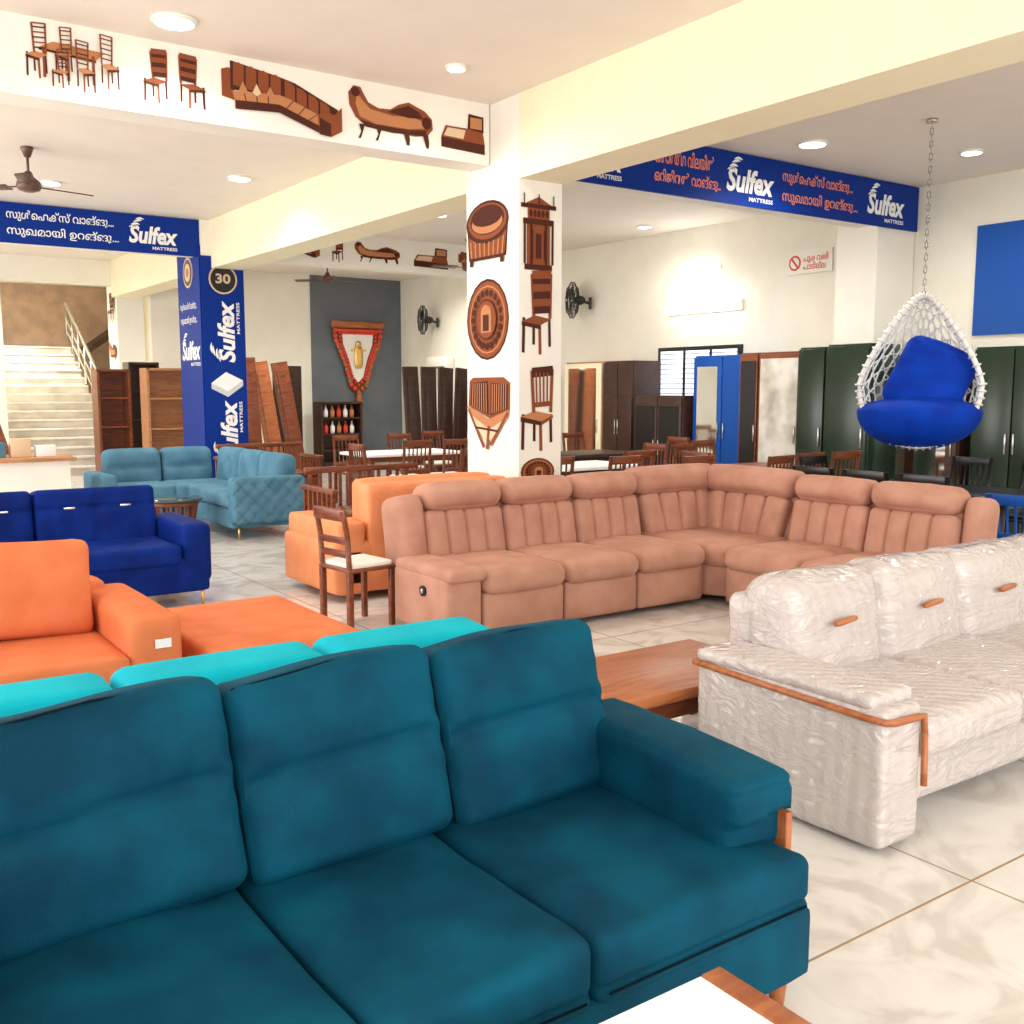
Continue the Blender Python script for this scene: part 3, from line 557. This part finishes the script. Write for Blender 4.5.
def dtable(label,loc,rz,sx,sy,topm,legm,group=None):
    t=T('dining_table',label,'table',loc,rz,group=group)
    t.part('table_top',MB().box((0,0,.74),(sx,sy,.04),bev=.01),topm); t.part('apron',MB().box((0,0,.69),(sx-.16,sy-.16,.07)),legm)
    for x in (-1,1):
        for y in (-1,1): t.part('leg',MB().cyl((x*(sx/2-.1),y*(sy/2-.1),.70),(x*(sx/2-.1),y*(sy/2-.1),0),.045,.03,seg=10),legm)
    return t.e
dtable('white topped wooden dining table',(6.8,12.3,0),0,1.5,.85,M_TXTW,M_WOOD); dtable('white topped dining table near beige sofa',(7.3,9.0,0),0,1.1,.8,M_TXTW,M_DARK)
dtable('reddish wooden dining table with chairs',(8.7,7.72,0),0,1.1,.7,M_WOOD,M_WOOD); dtable('black lacquered wooden dining table',(8.08,5.0,0),.0,.85,1.6,M_BLACK,M_BLACK); dtable('dark wooden dining table',(8.8,10.7,0),0,1.2,.8,M_DARK,M_DARK); dtable('dark wooden dining table near back',(9.0,12.8,0),0,1.2,.8,M_DARK,M_DARK)
def slatbench(label,loc,rz,L_,m):
    t=T('wooden_bench',label,'bench',loc,rz)
    t.part('seat',MB().box((0,0,.4),(L_,.7,.05),bev=.008),m)
    for s,nm in ((-1,'armrest'),(1,'armrest')):
        w=MB(); w.box((s*L_/2,0,.64),(.07,.74,.045),bev=.008)
        for i in range(7): w.box((s*L_/2,-.32+i*.107,.33),(.035,.035,.60))
        t.part(nm,w,m)
    w=MB(); w.box((0,.34,.80),(L_,.05,.06),bev=.008); w.box((0,.34,.22),(L_,.04,.06))
    for i in range(int(L_/.11)): w.box((-L_/2+.06+i*.11,.34,.52),(.03,.025,.56))
    t.part('backrest',w,m)
    w=MB(); w.box((0,-.34,.22),(L_,.03,.26)); t.part('front_panel',w,m)
slatbench('reddish brown slatted wooden bench',(4.75,9.1,0),.0,1.3,M_WOOD)
slatbench('dark slatted wooden bench near pillar',(5.5,13.9,0),.0,1.3,M_WOOD)
# ------------------------------------------------------------ wardrobes on side wall (facing -X)
def wardrobe(label,y1,y0,h,bodym,doors,framem=None,x=10.5,z=0,d=.58):
    wd=y1-y0; t=T('wardrobe',label,'wardrobe',(x,y1,0),-pi/2)
    t.part('body',MB().box((wd/2,d/2+.02,h/2),(wd,d,h),bev=.008),bodym)
    n=len(doors)
    for i,(dm,inset) in enumerate(doors):
        cx=wd*(i+.5)/n
        w=MB(); w.box((cx,0,h/2),(wd/n-.015,.035,h-.05),m=0,bev=.004)
        if inset: w.box((cx,-.02,h*inset[0]),(wd/n*inset[1],.012,h*inset[2]),m=1)
        p=t.part('door',w,[framem or dm,dm])
        t.part('handle',MB().box((cx+(wd/n*.4)*(1 if i%2==0 else -1),-.03,h*.5),(.02,.03,.22),bev=.004),M_STEEL,'slim steel handle',p)
wardrobe('cream wardrobe with mirrored door and wood frame',13.4,12.45,2.05,M_TANW,[(M_MIRR,(.5,.75,.9))],M_CREAM)
wardrobe('dark brown double door wardrobe',12.4,11.72,2.05,M_DARK,[(M_DARK,None),(M_DARK,None)])
wardrobe('low dark cabinet with glossy doors',11.5,10.5,1.52,M_DARK,[(M_BLACK,(.5,.8,.8)),(M_BLACK,(.5,.8,.8))],M_DARK,x=10.35)
wardrobe('bright blue wardrobe with narrow mirror',10.42,9.32,2.08,M_BLUEP,[(M_MIRR,(.5,.7,.85)),(M_BLUEP,None)],M_BLUEP)
wardrobe('narrow brown framed cabinet with dark door',9.28,8.97,2.08,M_WOOD,[(M_BLACK,(.5,.8,.9))],M_WOOD,x=10.2)
wardrobe('brown framed wardrobe with marble pattern door',8.96,8.28,2.08,M_WOOD,[(M_PANEL,(.5,.88,.92))],M_WOOD,x=10.2)
wardrobe('tall blackish green wardrobe',8.0,7.62,2.10,M_DGREEN,[(M_DGREEN,None)],x=9.80,d=.54)
wardrobe('tall dark wardrobe against pillar',7.60,7.02,2.12,M_DGREEN,[(M_DGREEN,None)],x=9.80,d=.54)
wardrobe('dark wardrobe with mirror',7.0,6.35,1.95,M_DARK,[(M_MIRR,(.6,.6,.6))],M_DARK)
wardrobe('tall blackish green two door wardrobe',6.2,5.3,2.06,M_DGREEN,[(M_DGREEN,None),(M_DGREEN,None)])
wardrobe('black wardrobe beside side wall',5.2,4.3,2.06,M_BLACK,[(M_BLACK,None),(M_BLACK,None)])
wardrobe('dark dressing cabinet in the far corner',15.3,14.5,2.0,M_DARK,[(M_DARK,None),(M_DARK,None)])
for i,(x,lean,h) in enumerate([(6.5,.03,2.15),(6.95,.12,2.1),(7.40,.14,2.1)]):
    w=MB(); w.box((0,0,h/2),(.30,.07,h),bev=.01); w.box((0,-.04,h*.5),(.18,.02,h*.8),bev=.005)
    single('headboard_plank','reddish brown carved wooden panel standing upright','panel',w,[M_WOOD,M_OAK,M_WOOD][i],(x,17.0+.1*i,0.02),rot=(-.08,-lean,0),world=False,group='leaning wooden panels')
for i in range(4):
    w=MB(); w.box((0,0,1.0),(.30,.06,2.0),bev=.01); w.box((0,-.04,1.0),(.18,.02,1.6),bev=.005)
    single('headboard_plank','dark brown wooden panel leaning by wall','panel',w,M_DARK,(8.9+i*.34,15.6+.08*i,.02),rot=(-.1,.04*i,0),world=False,group='dark leaning wooden panels')
def shelf(label,loc,rz,wd,h,m,d=.4,n=4,back=True):
    t=T('shelf_unit',label,'shelf',loc,rz); w=MB()
    for x in (-wd/2,wd/2): w.box((x,0,h/2),(.04,d,h))
    w.box((0,d/2-.01,h/2),(wd,.02,h)); w.box((0,0,h-.02),(wd,d,.04)); w.box((0,0,.05),(wd,d,.1)); t.part('body',w,m)
    for i in range(1,n): t.part('shelf_board',MB().box((0,-.01,h*i/n),(wd-.05,d-.04,.03)),m)
    return t.e
shelf('light brown wooden open shelf unit',(5.0,16.9,0),0,.75,1.95,M_TANW); shelf('reddish brown shelf unit by staircase',(4.42,18.2,0),0,.5,1.95,M_WOOD); shelf('dark brown shelf unit by staircase',(5.2,19.2,0),0,.5,2.1,M_DARK)
shelf('dark display shelf with bottles against grey wall',(9.35,19.7,0),0,.9,1.35,M_DARK,d=.4)
for i in range(5):
    for k,z in enumerate((.69,1.03)):
        w=MB(); w.lathe((0,0,0),[(.045,0),(.05,.03),(.05,.14),(.02,.2),(.018,.26)],seg=10)
        single('bottle','small bottle on dark display shelf','bottle',w,[M_RED,M_TXTW,M_P3][(i+k)%3],(9.05+i*.15,19.66,z),world=False,group='bottles on the display shelf')
t=T('desk','light wooden counter table with papers','table',(1.9,12.1,0),world=True)
t.part('table_top',B(1.2,2.45,11.7,12.5,.84,.88,bev=.005),M_TANW); t.part('cabinet',B(1.25,2.40,11.8,12.45,.02,.84),M_WHITE)
for i in range(4):
    single('paper_box',['white and blue product box on counter','cream folded brochure stack on counter'][i%2],'box',MB().box((0,0,.06+.02*(i%3)),(.2,.14,.12+.04*(i%3)),bev=.004),[M_TXTW,M_SKY,M_P4][i%3],(1.45+.25*i,12.05,.88),world=False,group='boxes on the counter')
single('headboard_plank','brown wooden panel leaning beside counter','panel',MB().box((0,0,.7),(.5,.05,1.4),bev=.01),M_WOOD,(2.0,13.2,.02),rot=(-.1,-.25,0),world=False)
# ornament on grey wall
t=T('wall_ornament','orange and red garlanded wall ornament with white panel','wall ornament',(10.05,20.1,2.2),world=True)
yy=20.12
w=MB(); ou=[(-.62,.80),(.62,.80),(.58,.45),(.36,-.05),(.2,-.6),(0,-.78),(-.2,-.6),(-.36,-.05),(-.58,.45)]; inn=[(a*.60,b*.66+.03) for a,b in ou]
w.face([(10.05+a,yy,2.25+b) for a,b in ou][::-1],0); w.face([(10.05+a,yy-.01,2.25+b) for a,b in inn][::-1],1)
t.part('panel',w,[M_P1,M_CUSHW])
w=MB(); w.box((10.05,yy-.04,3.0),(1.26,.07,.14),bev=.02); w.box((10.05,yy-.045,2.87),(1.1,.05,.06),m=1,bev=.01); t.part('top_rail',w,[M_OAK,M_RED])
w=MB(); 
for i in range(len(ou)):
    a=Vector(ou[i]);b=Vector(ou[(i+1)%len(ou)]); n=max(2,int((b-a).length/.09))
    for j in range(n):
        q=a.lerp(b,j/n)*.9; w.ell((10.05+q.x,yy-.03,2.25+q.y),(.11,.06,.11),m=0 if (i+j)%3 else 1,u=8,v=6)
        q=a.lerp(b,j/n)*.70; w.ell((10.05+q.x,yy-.03,2.26+q.y),(.07,.05,.07),m=1,u=8,v=6)
t.part('garland',w,[M_OAK,M_RED])
w=MB(); w.soft((10.05,yy-.04,2.30),(.16,.06,.46),r=.05,puff=(.3,0,0),n=7); w.ell((10.05,yy-.04,2.58),(.14,.07,.14)); w.box((10.05,yy-.04,2.45),(.36,.03,.04)); t.part('figure_relief',w,M_GOLD)
t.part('tassel',MB().cyl((10.05,yy-.03,1.55),(10.05,yy-.03,1.25),.05,.09),M_OAK)
t=T('air_conditioner','white wall mounted air conditioner','air conditioner',(XW-.12,17.6,2.6),world=True)
t.part('body',MB().box((XW-.12,18.3,2.15),(.22,.8,.28),bev=.04,),M_WHITE); t.part('vent',MB().box((XW-.235,18.3,2.06),(.01,.7,.05)),M_GREY)
# ------------------------------------------------------------ lights: downlights
LS=.85
def downlight(x,y,r,E,label='round recessed ceiling downlight'):
    t=T('ceiling_light',label,'ceiling light',(x,y,H),world=True,group='ceiling downlights')
    t.part('ring',MB().lathe((x,y,H-.02),[(r*1.12,0.02),(r*1.15,0.005),(r*1.0,-.005)]),M_WHITE); t.part('diffuser',MB().lathe((x,y,H-.032),[(r*.7,0),(r*.95,.004),(r*.98,.02)]),M_LAMP)
    l=bpy.data.lights.new('lamp_light','SPOT'); l.energy=E*LS; l.spot_size=2.7; l.spot_blend=.8; l.shadow_soft_size=r; l.color=(1,.94,.85)
    o=bpy.data.objects.new('lamp_light',l); COL.objects.link(o); o.parent=t.e; o.location=(0,0,-.06)
for (x,y,r,E) in [(2.19,6.95,.13,190),(4.2,6.7,.07,60),(4.3,11.5,.12,160),(2.6,13.0,.1,240),(8.3,6.7,.13,250),(10.4,11.4,.1,60),(9.3,9.3,.12,250),(7.3,16.6,.12,400),(9.8,17.2,.12,360),(3.6,18.5,.12,340),(7.4,12.3,.12,320),(8.0,3.0,.12,240),(9.9,6.0,.1,120),(4.0,22.6,.12,900)]: downlight(x,y,r,E)  # last entry, in the stairwell, is a lamp added to lighten the dark stairs
t=T('tube_light','lit tube light fixture on side wall','wall light',(XW-.05,10.8,2.8),world=True)
t.part('housing',B(XW-.06,XW-.002,10.1,11.6,2.74,2.88),M_WHITE); t.part('tube',MB().cyl((XW-.10,10.15,2.81),(XW-.10,11.55,2.81),.065),M_TUBE)
t=T('tube_light','short lit tube light high on side wall','wall light',(XW-.05,12.3,3.35),world=True)
t.part('housing',B(XW-.05,XW-.002,10.55,11.3,3.35,3.40),M_WHITE); t.part('tube',MB().cyl((XW-.07,10.6,3.37),(XW-.07,11.25,3.37),.03),M_TUBE)
def cfan(label,x,y,z,rz,m,R=.62):
    t=T('ceiling_fan',label,'ceiling fan',(x,y,z),rz)
    t.part('rod',MB().cyl((0,0,.05),(0,0,H-z-.01),.014).lathe((0,0,H-z-.1),[(.03,0),(.06,.08),(.06,.09)]),m)
    t.part('motor',MB().lathe((0,0,-.06),[(.04,0),(.10,.02),(.12,.06),(.11,.10),(.05,.15),(.03,.2)]),m)
    for i in range(3):
        w=MB(); w.M=Matrix.Rotation(i*2*pi/3,4,'Z'); w.box((.17,0,0),(.14,.04,.01)); w.box((.22+(R-.2)/2,0,0),(R-.2,.13,.012),rot=(.2,0,0),bev=.004); t.part('blade',w,m)
cfan('brown three blade ceiling fan',2.05,11.3,3.62,.25,M_FANB,.62); cfan('dark three blade ceiling fan over far area',8.2,17.6,3.62,.2,M_FANB); cfan('brown ceiling fan near side area',9.0,14.0,3.55,.9,M_FANB)
def wfan(label,x,y,z,rz):
    t=T('wall_fan',label,'wall fan',(x,y,z),rz)
    t.part('bracket',MB().box((0,.28,-.05),(.1,.04,.2),bev=.01).tube([(0,.28,-.05),(0,.15,-.02),(0,.08,0)],.025).ell((0,.1,0),(.16,.2,.16)),M_BLACK)
    w=MB()
    for yy,rr in ((0,.30),(-.05,.30),(-.1,.22),(-.12,.1),(.05,.22)): w.tube([(rr*math.cos(a*pi/12),yy,rr*math.sin(a*pi/12)) for a in range(24)],.008,closed=True,seg=4)
    for i in range(28):
        a=i*pi/14; c,s=math.cos(a),math.sin(a); w.tube([(.04*c,-.13,.04*s),(.22*c,-.1,.22*s),(.30*c,-.03,.30*s),(.22*c,.05,.22*s),(.06*c,.08,.06*s)],.004,seg=3)
    t.part('cage',w,M_BLACK)
    for i in range(3):
        w=MB(); w.M=Matrix.Rotation(i*2*pi/3,4,'Y'); w.box((.13,-.03,0),(.22,.012,.17),rot=(.4,0,0),bev=.005); t.part('blade',w,M_BLACK)
wfan('black wall mounted fan tilted on side wall',XW-.32,13.6,3.1,-pi/2-.5); wfan('black wall mounted fan in far corner',XW-.32,18.6,3.05,-pi/2-.4)
# ------------------------------------------------------------ hanging swing
sx,sy=8.35,5.45
t=T('hanging_chair','white woven hanging egg chair with blue cushions','hanging chair',(sx,sy,1.09),math.radians(-58))
w=MB()
z=2.45-1.1
for i in range(int((H-1.1-z)/.055)):
    zz=z+i*.055; w.M=Matrix.Translation((0,.14,zz))@Matrix.Rotation(i*pi/2,4,'Z'); w.tube([(.012,0,0),(.012,0,.05),(-.012,0,.05),(-.012,0,0)],.005,closed=True,seg=4)
w.M=Matrix.Identity(4)
t.part('chain',w,M_STEEL)
t.part('ceiling_hook',MB().cyl((0,.14,H-1.1-.02),(0,.14,H-1.09),.05),M_STEEL)
def hoop(u):
    zc=-math.cos(u); x=.52*math.sin(u)
    zz=.56+.56*zc if zc<0 else .56+.80*zc
    x*= (1-.55*max(0,zc)**1.2) ; return x,zz
def shell(u,ph):
    x,zz=hoop(u); cz=.56; q=math.cos(ph); zz2=cz+(zz-cz)*q; 
    return Vector((x*q,.02+.42*math.sin(ph)+.12*(zz-.6),zz2))
w=MB(); w.tube([shell(i*2*pi/48,0) for i in range(48)],.024,closed=True,seg=8); 
for k in range(1,9):
    ph=k*pi/2/9.2; w.tube([shell(i*2*pi/40,ph) for i in range(40)],.009,closed=True,seg=5)
for i in range(24):
    u=i*2*pi/24; w.tube([shell(u+j*.12,j*pi/2/9) for j in range(9)],.008,seg=5); w.tube([shell(u-j*.12,j*pi/2/9) for j in range(9)],.007,seg=5)
for i in range(60):
    a=i*2*pi/60; p=shell(a,0); d=(shell(a+.02,0)-p).normalized(); n1=d.cross(Vector((0,1,0))).normalized()*.032; n2=Vector((0,.032,0)); w.tube([p+n1,p+n2,p-n1,p-n2],.011,closed=True,seg=4)
t.part('basket_frame',w,M_ROPE)
def cup(p): return Vector((p.x,p.y,p.z*(1.12 if p.z<0 else .45)))
t.part('seat_cushion',MB().ell((0,.10,.31),(1.08,.86,.62),u=32,v=18,fn=cup),M_SWB)
t.part('back_cushion',MB().soft((.08,.16,.60),(.66,.20,.66),r=.10,puff=(0,.3,.1),rot=(-.16,.42,0),n=11),M_SWB)
# ------------------------------------------------------------ camera / world
cam=bpy.data.cameras.new('camera'); co=bpy.data.objects.new('camera',cam); COL.objects.link(co); SC.camera=co
cam.sensor_width=36; cam.lens=35.6; cam.clip_start=.02
co.location=(0,0,1.6); F=Vector((.575*.9928,.818*.9928,-.1196)); co.rotation_euler=F.to_track_quat('-Z','Y').to_euler()
wd=bpy.data.worlds.new('world'); SC.world=wd; wd.use_nodes=True; bg=wd.node_tree.nodes['Background']; bg.inputs[0].default_value=(1,.97,.93,1); bg.inputs[1].default_value=1.35
def area(name,loc,rot,sx,sy,E,c=(1,.97,.93)):
    l=bpy.data.lights.new(name,'AREA'); l.shape='RECTANGLE'; l.size=sx; l.size_y=sy; l.energy=E; l.color=c
    o=bpy.data.objects.new(name,l); COL.objects.link(o); o.location=loc; o.rotation_euler=rot; return o
area('shopfront_daylight',(2,-3.6,2.2),(pi/2+.05,0,0),9,3,340)
area('side_daylight',(-4.6,10,2.2),(pi/2+.05,0,-pi/2),14,3,680)
